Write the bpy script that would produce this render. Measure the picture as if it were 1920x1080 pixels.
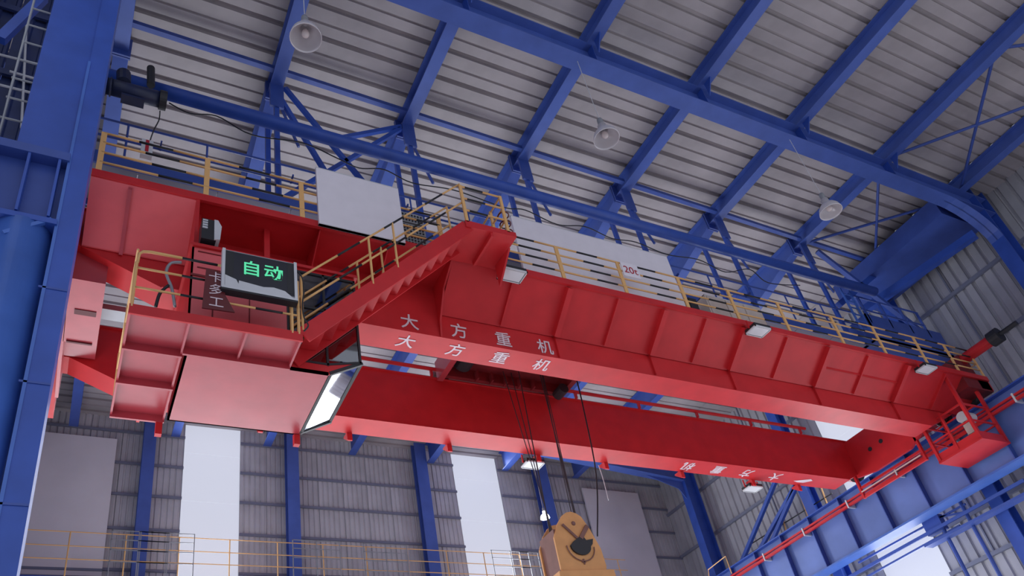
import bpy, math, random
from mathutils import Vector, Matrix
random.seed(7)
S = bpy.context.scene
for o in list(bpy.data.objects): bpy.data.objects.remove(o)

# ------------------------------------------------------------------ camera
R = [[0.8877069571583962, -0.4329623970406108, -0.15658838067184366],
     [0.1283887013123922, 0.5594031875575181, -0.8188921877303543],
     [0.4421455637998635, 0.7068321133758262, 0.5521735813245362]]
F, CX, CY = 1499.05908, 912.770099, 754.769456
CAM = Vector((0, 0, 1.6))
cd = bpy.data.cameras.new('camera'); cam = bpy.data.objects.new('camera', cd); S.collection.objects.link(cam)
m = Matrix.Identity(4)
for i in range(3):
    m[i][0] = R[0][i]; m[i][1] = -R[1][i]; m[i][2] = -R[2][i]; m[i][3] = CAM[i]
cam.matrix_world = m
cd.sensor_width = 36; cd.lens = F / 1920 * 36
cd.shift_x = (960 - CX) / 1920; cd.shift_y = (CY - 540) / 1920
cd.clip_end = 400; cd.clip_start = .05
S.camera = cam

def at(px, py, **k):
    """world point of a photograph pixel on the plane X=, Y= or Z="""
    ax, v = list(k.items())[0]; i = 'XYZ'.index(ax)
    c = (px - CX, py - CY, F)
    d = [sum(R[r][a] * c[r] for r in range(3)) for a in range(3)]
    t = (v - CAM[i]) / d[i]
    return Vector((CAM[0] + d[0] * t, CAM[1] + d[1] * t, CAM[2] + d[2] * t))

# ------------------------------------------------------------------ light
w = bpy.data.worlds.new('overcast_daylight'); S.world = w; w.use_nodes = True
bg = w.node_tree.nodes['Background']; bg.inputs[0].default_value = (.80, .86, 1, 1); bg.inputs[1].default_value = .84

def area(name, loc, rot, sx, sy, power, col=(1, 1, 1)):
    l = bpy.data.lights.new(name, 'AREA'); l.shape = 'RECTANGLE'; l.size = sx; l.size_y = sy; l.energy = power; l.color = col
    o = bpy.data.objects.new(name, l); S.collection.objects.link(o); o.location = loc; o.rotation_euler = rot
    return o
# daylight of the strip windows, then added low fill lights for the crane undersides
DAY = (.90, .94, 1)
area('window_daylight_back', (4.4, 26.2, 12), (math.radians(-90), 0, 0), 2.0, 14, 620, DAY)
area('window_daylight_back', (15.5, 26.2, 12), (math.radians(-90), 0, 0), 2.1, 14, 620, DAY)
area('window_daylight_right', (25.4, 16.1, 9), (0, math.radians(90), 0), 14, 1.9, 420, DAY)
area('added_fill_back', (11, 26.0, 4.2), (math.radians(-90), 0, 0), 26, 8, 2300, DAY)  # this and the next two: added fill, no real opening behind them
area('added_fill_right', (25.3, 4, 4.5), (0, math.radians(90), 0), 8, 22, 800, DAY)
area('added_fill_left', (-2.4, 17, 5), (0, math.radians(-90), 0), 9, 16, 1000, DAY)
S.view_settings.view_transform = 'Standard'; S.view_settings.look = 'None'
S.view_settings.exposure = 0; S.view_settings.gamma = 1; S.view_settings.use_curve_mapping = False

# ------------------------------------------------------------------ materials
MATS = {}
def mat(name, col, rough=.5, metal=0, noise=0, nscale=3, bump=0, spec=.5, col2=None, emit=None, es=0, coat=0):
    m = bpy.data.materials.new(name); m.use_nodes = True; nt = m.node_tree; b = nt.nodes['Principled BSDF']
    b.inputs['Base Color'].default_value = (*col, 1); b.inputs['Roughness'].default_value = rough
    b.inputs['Metallic'].default_value = metal; b.inputs['Specular IOR Level'].default_value = spec
    b.inputs['Coat Weight'].default_value = coat; b.inputs['Coat Roughness'].default_value = .25
    if emit: b.inputs['Emission Color'].default_value = (*emit, 1); b.inputs['Emission Strength'].default_value = es
    if noise or bump:
        tc = nt.nodes.new('ShaderNodeTexCoord'); n = nt.nodes.new('ShaderNodeTexNoise')
        n.inputs['Scale'].default_value = nscale; n.inputs['Detail'].default_value = 5
        nt.links.new(tc.outputs['Object'], n.inputs['Vector'])
        if noise:
            cr = nt.nodes.new('ShaderNodeValToRGB'); nt.links.new(n.outputs['Fac'], cr.inputs['Fac'])
            c2 = col2 or tuple(c * (1 - noise) for c in col)
            cr.color_ramp.elements[0].position = .3; cr.color_ramp.elements[0].color = (*c2, 1)
            cr.color_ramp.elements[1].position = .7; cr.color_ramp.elements[1].color = (*[min(1, c * (1 + noise * .5)) for c in col], 1)
            nt.links.new(cr.outputs['Color'], b.inputs['Base Color'])
        if bump:
            bp = nt.nodes.new('ShaderNodeBump'); bp.inputs['Strength'].default_value = bump; bp.inputs['Distance'].default_value = .03
            n2 = nt.nodes.new('ShaderNodeTexNoise'); n2.inputs['Scale'].default_value = 1.3; n2.inputs['Detail'].default_value = 2
            nt.links.new(tc.outputs['Object'], n2.inputs['Vector'])
            nt.links.new(n2.outputs['Fac'], bp.inputs['Height']); nt.links.new(bp.outputs['Normal'], b.inputs['Normal'])
    MATS[name] = m
    return m
RED = mat('crane_red_paint', (.60, .024, .029), .40, noise=.12, nscale=2, bump=.18, spec=.32)
RED2 = mat('crane_red_sheen', (.47, .05, .065), .33, coat=.5, noise=.12, nscale=2.5, bump=.22, spec=.55)  # pinker crane red, daylight reflected on the undersides put into the colour
CABR = mat('crane_red_lit', (.80, .12, .13), .4, noise=.06, coat=.4)  # crane red lightened to look lit, cabin front and end platform
RUNB = mat('runway_blue_hazed', (.13, .20, .50), .4, noise=.2, nscale=.8)  # blue paled so the haze over the runway web is in the colour
DKRED = mat('dark_red_board', (.11, .008, .012), .5)
MACH = mat('trolley_red_steel', (.20, .012, .016), .55, noise=.3)
BLUE = mat('blue_steel_paint', (.032, .088, .42), .42, noise=.15, nscale=2)
BLUE2 = mat('blue_beam_paint', (.045, .09, .36), .45, noise=.15, nscale=2)
BLUEL = mat('steel_blue_lit', (.06, .15, .52), .4, noise=.15, nscale=2)  # steel blue lightened as if lit, mainly for the lower column pipe
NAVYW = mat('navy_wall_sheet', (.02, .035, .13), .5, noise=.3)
BEAM = mat('beam_blue_lit', (.075, .135, .46), .42, noise=.12, nscale=2)  # steel blue lightened to look lit on beams, hazy on far columns
NAVY = mat('navy_motor_paint', (.012, .018, .06), .45, noise=.3)
ROOF = mat('roof_sheet_steel', (.44, .395, .40), .55, noise=.22, nscale=.7, metal=.0)
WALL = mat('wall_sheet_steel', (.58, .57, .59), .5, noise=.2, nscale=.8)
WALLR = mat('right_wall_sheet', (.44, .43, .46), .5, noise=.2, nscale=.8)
GIRT = mat('grey_girt', (.20, .21, .28), .6)
PANELM = mat('pale_smooth_panel', (.80, .76, .78), .22, noise=.08, nscale=.6, bump=.25)
YEL = mat('railing_yellow', (.80, .45, .17), .5)
BLK = mat('railing_black', (.012, .012, .014), .5)
WHITE = mat('white_sheet', (.84, .78, .83), .5, noise=.04)
CREAM = mat('cream_cabinet', (.62, .52, .46), .5, noise=.1)
TXT = mat('white_lettering', (.74, .60, .64), .5)
TXTR = mat('red_lettering', (.45, .015, .03), .5)
GREY = mat('grey_metal', (.35, .36, .38), .4, metal=.3, noise=.1)
LGREY = mat('light_grey_metal', (.62, .62, .64), .35, noise=.08)
DARK = mat('dark_rubber', (.018, .018, .022), .5)
ORANGE = mat('hook_block_orange', (.72, .34, .12), .5, noise=.12)
BROWN = mat('hook_block_inside', (.22, .10, .08), .6, noise=.2)
ROPE = mat('wire_rope', (.05, .045, .05), .5, metal=.4)
FLOORM = mat('concrete_floor', (.55, .54, .55), .55, noise=.15, nscale=.3)
LED = mat('led_screen', (.02, .02, .03), .3)
LEDG = mat('led_green', (.05, .5, .25), .5, emit=(.08, .50, .25), es=1.0)
LENS = mat('floodlight_glass', (.72, .72, .74), .15)
REFL = mat('lamp_reflector', (.68, .64, .66), .3, metal=.25)
BULB = mat('lamp_bulb', (.75, .66, .64), .2)
LAMPON = mat('lit_lamp', (1, 1, 1), .3, emit=(.9, .93, 1), es=2.0)
SEAT = mat('operator_seat', (.22, .22, .25), .6)
# translucent window sheet: daylight coming through
WIN = mat('translucent_sheet_daylight', (.3, .3, .32), .5, emit=(.60, .63, .74), es=.84)
g = bpy.data.materials.new('cabin_glass'); g.use_nodes = True; nt = g.node_tree
for n in list(nt.nodes): nt.nodes.remove(n)
out = nt.nodes.new('ShaderNodeOutputMaterial'); mx = nt.nodes.new('ShaderNodeMixShader'); tr = nt.nodes.new('ShaderNodeBsdfTransparent')
gl = nt.nodes.new('ShaderNodeBsdfGlossy'); fr = nt.nodes.new('ShaderNodeFresnel'); fr.inputs[0].default_value = 2.8
tr.inputs[0].default_value = (.75, .80, .82, 1); gl.inputs['Roughness'].default_value = .03; gl.inputs[0].default_value = (.9, .9, .95, 1)
nt.links.new(fr.outputs[0], mx.inputs[0]); nt.links.new(tr.outputs[0], mx.inputs[1]); nt.links.new(gl.outputs[0], mx.inputs[2]); nt.links.new(mx.outputs[0], out.inputs[0])
GLASS = g

# ------------------------------------------------------------------ mesh builder
class MB:
    def __init__(s): s.v = []; s.f = []; s.m = []; s.mi = 0
    def poly(s, pts, faces):
        b = len(s.v); s.v += [tuple(p) for p in pts]
        for f in faces: s.f.append([b + i for i in f]); s.m.append(s.mi)
        return s
    def box(s, x0, x1, y0, y1, z0, z1):
        if x0 > x1: x0, x1 = x1, x0
        if y0 > y1: y0, y1 = y1, y0
        if z0 > z1: z0, z1 = z1, z0
        p = [(x, y, z) for x in (x0, x1) for y in (y0, y1) for z in (z0, z1)]
        return s.poly(p, [(0, 1, 3, 2), (4, 6, 7, 5), (0, 4, 5, 1), (2, 3, 7, 6), (0, 2, 6, 4), (1, 5, 7, 3)])
    def prism(s, prof, ax, a, b):
        """closed profile of 2D points extruded along an axis"""
        def P(u, v, t): return {'X': (t, u, v), 'Y': (u, t, v), 'Z': (u, v, t)}[ax]
        n = len(prof)
        pts = [P(u, v, a) for u, v in prof] + [P(u, v, b) for u, v in prof]
        fs = [tuple(range(n))[::-1], tuple(range(n, 2 * n))] + [(i, (i + 1) % n, n + (i + 1) % n, n + i) for i in range(n)]
        return s.poly(pts, fs)
    def frame(s, p0, p1, up):
        d = (Vector(p1) - Vector(p0)); L = d.length; d.normalize()
        u = Vector(up); u = u - d * u.dot(d)
        if u.length < 1e-5: u = Vector((1, 0, 0)) if abs(d.x) < .9 else Vector((0, 1, 0)); u = u - d * u.dot(d)
        u.normalize(); r = d.cross(u)
        return Vector(p0), d, u, r, L
    def bar(s, p0, p1, w, h, up=(0, 0, 1)):
        o, d, u, r, L = s.frame(p0, p1, up)
        pts = [o + d * t + r * a + u * b for t in (0, L) for a, b in ((-w / 2, -h / 2), (w / 2, -h / 2), (w / 2, h / 2), (-w / 2, h / 2))]
        return s.poly(pts, [(3, 2, 1, 0), (4, 5, 6, 7), (0, 1, 5, 4), (1, 2, 6, 5), (2, 3, 7, 6), (3, 0, 4, 7)])
    def ibeam(s, p0, p1, w, h, tf=.02, tw=.012, up=(0, 0, 1)):
        """axis through the bottom of the lower flange"""
        o, d, u, r, L = s.frame(p0, p1, up)
        for b0, b1, ww in ((0, tf, w), (tf, h - tf, tw), (h - tf, h, w)):
            q = u * ((b0 + b1) / 2); s.bar(o + q, o + d * L + q, ww, b1 - b0, up)
        return s
    def tube(s, pts, r, n=8, r2=None, cap=True):
        pts = [Vector(p) for p in pts]; b = len(s.v); k = len(pts); pu = Vector((0, 0, 1))
        for i, p in enumerate(pts):
            d = (pts[min(i + 1, k - 1)] - pts[max(i - 1, 0)]).normalized()
            u = pu - d * pu.dot(d)
            if u.length < .05: u = Vector((1, 0, 0)) - d * d.x
            u.normalize(); pu = u; rr = r if r2 is None else r + (r2 - r) * i / (k - 1)
            v = d.cross(u)
            for j in range(n):
                a = 2 * math.pi * j / n; s.v.append(tuple(p + (u * math.cos(a) + v * math.sin(a)) * rr))
        for i in range(k - 1):
            for j in range(n):
                s.f.append([b + i * n + j, b + i * n + (j + 1) % n, b + (i + 1) * n + (j + 1) % n, b + (i + 1) * n + j]); s.m.append(s.mi)
        if cap:
            s.f.append([b + j for j in range(n)][::-1]); s.m.append(s.mi)
            s.f.append([b + (k - 1) * n + j for j in range(n)]); s.m.append(s.mi)
        return s
    def lathe(s, prof, o=(0, 0, 0), n=20, ax='Z'):
        b = len(s.v); k = len(prof)
        for r, z in prof:
            for j in range(n):
                a = 2 * math.pi * j / n; c, d = r * math.cos(a), r * math.sin(a)
                q = {'Z': (c, d, z), 'Y': (c, z, d), 'X': (z, c, d)}[ax]
                s.v.append((o[0] + q[0], o[1] + q[1], o[2] + q[2]))
        for i in range(k - 1):
            for j in range(n):
                s.f.append([b + i * n + j, b + i * n + (j + 1) % n, b + (i + 1) * n + (j + 1) % n, b + (i + 1) * n + j]); s.m.append(s.mi)
        return s
    def build(s, name, mats, parent=None, smooth=False, loc=None, kind=None, label=None):
        me = bpy.data.meshes.new(name); me.from_pydata(s.v, [], s.f)
        if not isinstance(mats, (list, tuple)): mats = [mats]
        for q in mats: me.materials.append(q)
        me.polygons.foreach_set('material_index', s.m)
        if smooth: me.polygons.foreach_set('use_smooth', [True] * len(me.polygons))
        me.update()
        o = bpy.data.objects.new(name, me); S.collection.objects.link(o)
        if parent:
            o.parent = parent
            wl = WL.get(parent.name, Vector())
            for v in me.vertices: v.co -= wl
            WL[o.name] = wl
            if loc is not None: pass
        else: WL[o.name] = Vector()
        if kind: o['kind'] = kind
        if label: o['label'] = label
        return o
WL = {}   # world location of every object, so that parts are written in world coordinates
def tag(o, label=None, cat=None, group=None, kind=None):
    if label: o['label'] = label
    if cat: o['category'] = cat
    if group: o['group'] = group
    if kind: o['kind'] = kind
    return o
def empty(name, loc=(0, 0, 0), kind=None):
    o = bpy.data.objects.new(name, None); S.collection.objects.link(o); o.location = loc; o.empty_display_size = .2
    WL[o.name] = Vector(loc)
    if kind: o['kind'] = kind
    return o
def link_copy(src, parent, loc=(0, 0, 0), rot=None):
    c = src.copy(); S.collection.objects.link(c); c.parent = parent; c.location = loc
    if rot: c.rotation_euler = rot
    return c
def copy_tree(root, loc):
    def rec(o, p):
        c = o.copy(); S.collection.objects.link(c); c.parent = p
        for k in [q for q in bpy.data.objects if q.parent == o]: rec(k, c)
        return c
    c = rec(root, None); c.location = loc; return c
def text_mesh(name, s, size, material, org, ux, uy, parent, ext=.006, offset=0.0):
    """flat lettering: origin at the glyph centre, ux / uy the writing directions"""
    cu = bpy.data.curves.new(name, 'FONT'); cu.body = s; cu.size = size; cu.align_x = 'CENTER'; cu.align_y = 'CENTER'; cu.extrude = ext; cu.offset = offset
    cu.resolution_u = 3
    t = bpy.data.objects.new('tmp', cu); S.collection.objects.link(t)
    bpy.context.view_layer.update()
    me = bpy.data.meshes.new_from_object(t.evaluated_get(bpy.context.evaluated_depsgraph_get()))
    bpy.data.objects.remove(t)
    ux = Vector(ux).normalized(); uy = Vector(uy); uy = (uy - ux * uy.dot(ux)).normalized(); uz = ux.cross(uy)
    wl = WL.get(parent.name, Vector()) if parent else Vector()
    xs = [v.co.x for v in me.vertices]; ys = [v.co.y for v in me.vertices]
    cxx, cyy = ((min(xs) + max(xs)) / 2, (min(ys) + max(ys)) / 2) if xs else (0, 0)
    for v in me.vertices:
        c = v.co.copy(); v.co = Vector(org) + ux * (c.x - cxx) + uy * (c.y - cyy) + uz * c.z - wl
    me.materials.clear(); me.materials.append(material); me.name = name
    o = bpy.data.objects.new(name, me); S.collection.objects.link(o); o.parent = parent
    return o

PI = math.pi
# ================================================================== SETTING
MB().box(-40, 60, -40, 60, -.3, 0).build('floor', FLOORM, kind='structure')

# ---- roof: corrugated sheets laid between the roof beams
DECK = 19.42
PX = [-.36, 2.98, 6.3, 9.68, 13.12, 16.7, 20.4, 24.0]
roof = empty('ceiling', (0, 0, DECK), kind='structure')
def sheet_profile(width, pitch, d):
    pr = []; n = int(round(width / pitch))
    for i in range(n):
        a = i * pitch; dd = d if i % 2 == 0 else d * .4
        pr += [(a, 0), (a + pitch * (.66 if i % 2 == 0 else .84), 0), (a + pitch * (.70 if i % 2 == 0 else .86), dd), (a + pitch * .97, dd)]
    pr.append((width, 0)); return pr
SHW = .75; pr = sheet_profile(SHW, .375, .10)
xs = [-2.6] + PX + [26.3]
for a, b in zip(xs[:-1], xs[1:]):
    L = b - a - .02
    mb = MB(); k = len(pr)
    mb.poly([(0, y, z) for y, z in pr] + [(L, y, z) for y, z in pr], [(i, i + 1, k + i + 1, k + i) for i in range(k - 1)])
    mb.poly([(0, 0, .09), (L, 0, .09), (L, SHW - .004, .09), (0, SHW - .004, .09)], [(0, 1, 2, 3)])
    src = None
    for j in range(38):
        y = -1.5 + j * SHW
        if src is None:
            src = mb.build('roof_sheet', ROOF); src.parent = roof; src.location = (a + .01, y, 0)
        else: link_copy(src, roof, (a + .01, y, 0))

# ---- far wall
YB = 26.8
wb = empty('wall_back', (0, YB, 0), kind='structure')
def wall_sheet(wdt, h, pitch=.2, d=.035):
    pr = []; n = max(1, int(round(wdt / pitch))); p = wdt / n
    for i in range(n): pr += [(i * p, 0), (i * p + p * .62, 0), (i * p + p * .72, d), (i * p + p * .9, d)]
    pr.append((wdt, 0)); return pr
def sheets(par, spans, z0, z1, material, axis='X', W=1.0, pitch=.2):
    cache = {}
    for a, b in spans:
        n = max(1, int(round((b - a) / W))); ww = (b - a) / n
        key = round(ww, 2)
        for i in range(n):
            t = a + i * ww
            if key not in cache:
                pr = wall_sheet(ww - .012, 0, pitch, pitch * .16); k = len(pr); mb = MB()
                if axis == 'X': mb.poly([(u, v, z0) for u, v in pr] + [(u, v, z1) for u, v in pr], [(j, j + 1, k + j + 1, k + j) for j in range(k - 1)])
                else: mb.poly([(v, u, z0) for u, v in pr] + [(v, u, z1) for u, v in pr], [(j, j + 1, k + j + 1, k + j) for j in range(k - 1)])
                o = mb.build('wall_panel', material); o.parent = par; cache[key] = o
                o.location = (t, 0, 0) if axis == 'X' else (0, t, 0)
            else:
                link_copy(cache[key], par, (t, 0, 0) if axis == 'X' else (0, t, 0))
WINB = [(3.38, 5.40), (14.42, 16.6)]
spans = [(-4, 3.38), (5.40, 14.42), (16.6, 26.6)]
for z0, z1 in ((0, 10.0), (10.0, 20.2)): sheets(wb, spans, z0 + .01, z1, WALL)
MB().box(-4, 26.6, YB + .3, YB + .35, 0, 20.2).build('back_sheet', GIRT, wb)
for z in (1.5, 4, 6.5, 9, 11.5, 13.4, 14.9, 16.2, 17.45, 18.75):
    for a, b in spans: MB().box(a, b, YB - .08, YB - .01, z, z + .09).build('girt', GIRT, wb)
MB().box(-2.1, 1.08, YB - .20, YB - .12, 12.9, 18.35).build('pale_panel', PANELM, wb)
MB().box(-2.1, 1.08, YB - .24, YB - .2, 13.3, 13.38).box(-2.1, 1.08, YB - .24, YB - .2, 13.05, 13.12).build('panel_batten', GIRT, wb)
MB().box(20.9, 24.1, YB - .20, YB - .12, 8.9, 18.2).build('pale_panel', PANELM, wb)
for i, (a, b) in enumerate(WINB):
    wn = empty('window_%d' % (i + 1), (a, YB, 0), kind='structure')
    for j in range(10):
        MB().box(a, b, YB + .03, YB + .05, j * 2.0 + .2, min(20.15, j * 2.0 + 2.19)).build('pane', WIN, wn)
for x0, wd in ((1.92, .42), (7.05, .45), (12.45, .5), (18.3, .6)):
    c = MB().box(x0, x0 + wd, YB - .55, YB - .52, 0, 19.9).box(x0 + wd / 2 - .01, x0 + wd / 2 + .01, YB - .52, YB - .2, 0, 19.9).box(x0, x0 + wd, YB - .2, YB - .17, 0, 19.9)
    c = c.build('wall_column', BEAM)
    tag(c, {1.92: 'blue steel wall column between the pale left board and the first bright window strip',
            7.05: 'blue steel wall column just right of the left bright window strip, below the cabin',
            12.45: 'blue steel wall column just left of the second bright window strip',
            18.3: 'blue steel wall column right of the second bright strip, behind the hoist ropes'}[x0], 'column', 'steel columns of the far wall')

# ---- right wall
XR = 25.8
wr = empty('wall_right', (XR, 0, 0), kind='structure')
rs = [(-1.0, 15.05), (17.3, 26.9)]
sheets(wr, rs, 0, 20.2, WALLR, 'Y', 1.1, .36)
MB().box(XR + .3, XR + .34, 2, 27, 0, 20.2).build('back_sheet', GIRT, wr)
for z in (9.0, 10.4, 12.3, 14.95, 17.15):
    for a, b in rs: MB().box(XR - .12, XR - .01, a, b, z, z + .12).build('girt', GIRT, wr)
for y in (10.35, 13.4, 20.6): MB().box(XR - .05, XR - .01, y, y + .05, 9, 19.6).build('seam_strip', GIRT, wr)
wn = empty('window_3', (XR, 15.05, 0), kind='structure')
for j in range(10): MB().box(XR + .03, XR + .05, 15.05, 17.3, j * 1.7 + .1, j * 1.7 + 1.79).build('pane', WIN, wn)

# ---- left wall (dark bay behind the near column)
wl_ = empty('wall_left', (-2.6, 0, 0), kind='structure')
mb = MB()
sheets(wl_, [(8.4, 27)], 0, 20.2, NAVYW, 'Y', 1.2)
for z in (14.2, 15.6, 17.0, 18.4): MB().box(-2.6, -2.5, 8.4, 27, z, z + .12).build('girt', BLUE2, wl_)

# return of the left wall: dark sheets behind the near column
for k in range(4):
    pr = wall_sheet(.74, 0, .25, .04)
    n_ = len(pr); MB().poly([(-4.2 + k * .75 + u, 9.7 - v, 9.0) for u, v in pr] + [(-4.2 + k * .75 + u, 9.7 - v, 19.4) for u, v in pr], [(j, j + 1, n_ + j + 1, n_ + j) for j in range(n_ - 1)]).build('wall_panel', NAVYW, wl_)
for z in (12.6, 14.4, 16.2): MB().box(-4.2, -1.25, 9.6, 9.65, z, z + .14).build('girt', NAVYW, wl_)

# ================================================================== STEEL FRAME
beam_lab = ['blue roof beam running back behind the left column', 'blue roof beam above the hanging lamp nearest the left column',
            'blue roof beam second to the right of the left lamp\'s beam, above the crane cabin stair',
            'blue roof beam left of the middle hanging lamp', 'blue roof beam right of the middle hanging lamp',
            'blue roof beam left of the right hanging lamp', 'blue roof beam right of the right hanging lamp',
            'blue eaves beam along the top of the right wall']
beam_lab[2] = 'blue roof beam between the left and the middle hanging lamp, meeting the cross beam at the top edge'
for i, x in enumerate(PX):
    p = empty('roof_beam', (x, 8, 18.92))
    MB().ibeam((x, -1.5, 18.92), (x, 11.6 if i < 7 else 8.2, 18.92), .30, .48, .03, .02).build('beam', BEAM, p)
    if i == 7:
        tag(p, beam_lab[i], 'beam', 'roof beams under the corrugated roof'); continue
    # deeper haunched end beyond the hangers
    mb = MB()
    y0, y1, z0, z1, wd = 11.6, 17.5, 18.9, 17.3, .42
    mb.poly([(x - .15, y0, z0), (x + .15, y0, z0), (x + wd / 2, y1, z1), (x - wd / 2, y1, z1),
             (x - .15, y0, z0 + .04), (x + .15, y0, z0 + .04), (x + wd / 2, y1, z1 + .04), (x - wd / 2, y1, z1 + .04)],
            [(0, 1, 2, 3), (7, 6, 5, 4), (0, 4, 5, 1), (1, 5, 6, 2), (2, 6, 7, 3), (3, 7, 4, 0)])
    mb.poly([(x - .02, y0, 19.36), (x - .02, y1, 19.36), (x - .02, y1, z1 + .04), (x - .02, y0, z0 + .04),
             (x + .02, y0, 19.36), (x + .02, y1, 19.36), (x + .02, y1, z1 + .04), (x + .02, y0, z0 + .04)],
            [(0, 1, 2, 3), (7, 6, 5, 4)])
    mb.box(x - .16, x + .16, y0, y1, 19.36, 19.40)
    mb.build('haunch', BEAM, p)
    MB().ibeam((x, 17.5, 18.5), (x, 26.3, 18.5), .30, .9, .03, .02).build('beam', BLUE2, p)
    MB().box(x - .20, x + .20, 11.56, 11.60, 18.75, 19.4).box(x - .20, x + .20, 11.62, 11.66, 18.75, 19.4).build('end_plate', BLUE2, p)
    MB().prism([(7.35, 18.92), (7.6, 18.92), (7.6, 18.45)], 'X', x - .015, x + .015).build('gusset', BLUE, p)
    tag(p, beam_lab[i], 'beam', 'roof beams under the corrugated roof')

def rafter(y, z, lab, x0=-1.0, x1=25.2, kr=2.0):
    p = empty('cross_beam', (12, y, z))
    MB().ibeam((x0, y, z), (x1, y, z), .42, .68, .03, .02).build('beam', BEAM, p)
    # curved knee at the right column
    mb = MB(); pr = [(x1 - 2.6, z + .04)]
    for k in range(7):
        a = k / 6 * PI / 2; pr.append((24.62 - kr + kr * math.sin(a), z + .02 - kr * .65 * (1 - math.cos(a))))
    pr += [(24.9, z - kr * .64), (24.9, z + .04)]
    mb.prism(pr, 'Y', y - .02, y + .02)
    for q0, q1 in zip(pr[:8], pr[1:8]):
        mb.poly([(q0[0], y - .21, q0[1]), (q1[0], y - .21, q1[1]), (q1[0], y + .21, q1[1]), (q0[0], y + .21, q0[1])], [(0, 1, 2, 3)])
    mb.build('knee', BEAM, p)
    for x in PX[1:-1]: MB().box(x - .01, x + .01, y - .2, y + .2, z + .03, z + .66).build('stiffener', BLUE, p)
    tag(p, lab, 'beam'); return p
rafter(7.92, 18.27, 'thick blue cross beam running from the top edge down to the right column, nearest the viewer')
p = empty('cross_beam', (18, 24.1, 18))
MB().ibeam((12.6, 24.1, 18.55), (24.7, 24.1, 17.45), .42, .65, .03, .02).build('beam', BEAM, p)
MB().prism([(22.6, 17.64), (24.6, 17.46), (24.6, 16.6), (24.3, 17.1)], 'Y', 24.08, 24.12).build('knee', BEAM, p)
tag(p, 'distant blue cross beam in front of the far wall, seen just below the far girder', 'beam')

def hcol(name, x, y, lab, z0=0, z1=19.3, w=.42, d=.7):
    p = empty(name, (x, y, 0))
    MB().box(x, x + .03, y - w / 2, y + w / 2, z0, z1).build('flange', BLUE, p)
    MB().box(x + .03, x + d - .03, y - .015, y + .015, z0, z1).build('web', BLUE, p)
    MB().box(x + d - .03, x + d, y - w / 2, y + w / 2, z0, z1).build('flange', BLUE, p)
    tag(p, lab, 'column'); return p
hcol('steel_column', 24.6, 7.92, 'blue steel column dropping from the curved end of the nearest cross beam at the right edge')
hcol('steel_column', 24.6, 24.1, 'blue steel column in the far right corner, under the distant cross beam')
hcol('steel_column', 24.7, 18.3, 'blue steel column behind the right runway girder, left of the bright side window', w=.4, d=.5)
hcol('steel_column', 24.7, 12.1, 'blue steel column behind the runway girder, right of the bright side window', w=.4, d=.5, z1=18.2)

# thin purlin tube joining the roof beams, roof bracing
mb = MB()
for a, b in zip(PX[:-1], PX[1:]):
    mb.bar((a + .15, 10.95 + .3 * (a / 24), 19.05), (b - .15, 10.95 + .3 * (b / 24), 19.05), .12, .12)
tag(mb.build('tie_tube', BLUE2), 'thin blue tie line joining the roof beams below the corrugated roof', 'beam')
p = empty('roof_bracing', (22, 6, 19.1))
for a, b in (((20.4, 7.7), (24.0, 3.9)), ((20.4, 4.0), (24.0, 7.7)), ((20.4, 3.9), (24, 2.0))):
    MB().tube([(a[0], a[1], 19.05), (b[0], b[1], 19.05)], .045).build('brace', BLUE2, p)
tag(p, 'thin blue crossed braces under the roof in the upper right corner', 'bracing')
p = empty('roof_bracing', (22, 10, 19.0))
for a, b in (((20.6, 8.2), (23.9, 11.2)), ((20.6, 11.2), (23.9, 8.3))):
    MB().tube([(a[0], a[1], 19.0), (b[0], b[1], 19.0)], .045).build('brace', BLUE2, p)
tag(p, 'thin blue crossed braces under the roof right of the right hanging lamp', 'bracing')

# long round tie beam
mb = MB(); mb.tube([(-.9, 10.6, 16.50), (21.6, 10.6, 16.50)], .15, 14)
tag(mb.build('tie_beam', BLUE, smooth=True), 'long round blue tie beam crossing in front of the hangers above the crane', 'beam')

# ---- hanging gangway with hangers
gw = empty('hanging_gangway', (10, 11.8, 14.7))
MB().box(-1.2, 21.1, 11.2, 11.24, 14.68, 15.02).build('fascia', BLUE2, gw)
MB().box(-1.2, 21.1, 12.3, 12.34, 14.68, 15.02).build('fascia', BLUE2, gw)
for k in range(15): MB().box(-1.2 + k * 1.486, -1.2 + k * 1.486 + 1.47, 11.24, 12.3, 14.84, 14.88).build('deck_plate', GIRT, gw)
for z in (16.0, 15.5): MB().tube([(-1.2, 11.22, z), (21.1, 11.22, z)], .025, 6).build('handrail', BLUE2, gw)
for z in (16.0, 15.5): MB().tube([(-1.2, 12.32, z), (21.1, 12.32, z)], .025, 6).build('handrail', BLUE2, gw)
for k in range(15):
    x = 0 + k * 1.5
    for y in (11.22, 12.32): MB().tube([(x, y, 15.0), (x, y, 16.0)], .022, 6).build('railing_post', BLUE2, gw)
for x in PX[1:-1]:
    for y in (11.36, 12.2): MB().box(x - .055, x + .055, y - .05, y + .05, 15.0, 18.95 if y < 12 else 18.75).build('hanger', BLUE, gw)
    MB().box(x - .16, x + .16, 11.28, 11.34, 18.1, 18.95).build('hanger_plate', BLUE2, gw)
    MB().bar((x + .02, 11.4, 18.6), (x + .5, 11.4, 17.0), .05, .05).build('hanger_strut', BLUE2, gw)
for q in (((3.2, 19.0), (5.75, 15.05)), ((6.1, 18.75), (3.1, 15.1)), ((3.1, 18.5), (4.6, 15.05)), ((6.2, 18.9), (4.5, 17.7))):
    MB().bar((q[0][0], 11.36, q[0][1]), (q[1][0], 11.36, q[1][1]), .1, .1).build('cross_brace', BLUE, gw)
for q in range(8): MB().box(.6 + q * 2.6, .63 + q * 2.6, 11.0, 11.22, 15.45, 15.5).build('cable_arm', BLUE2, gw)
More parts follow.
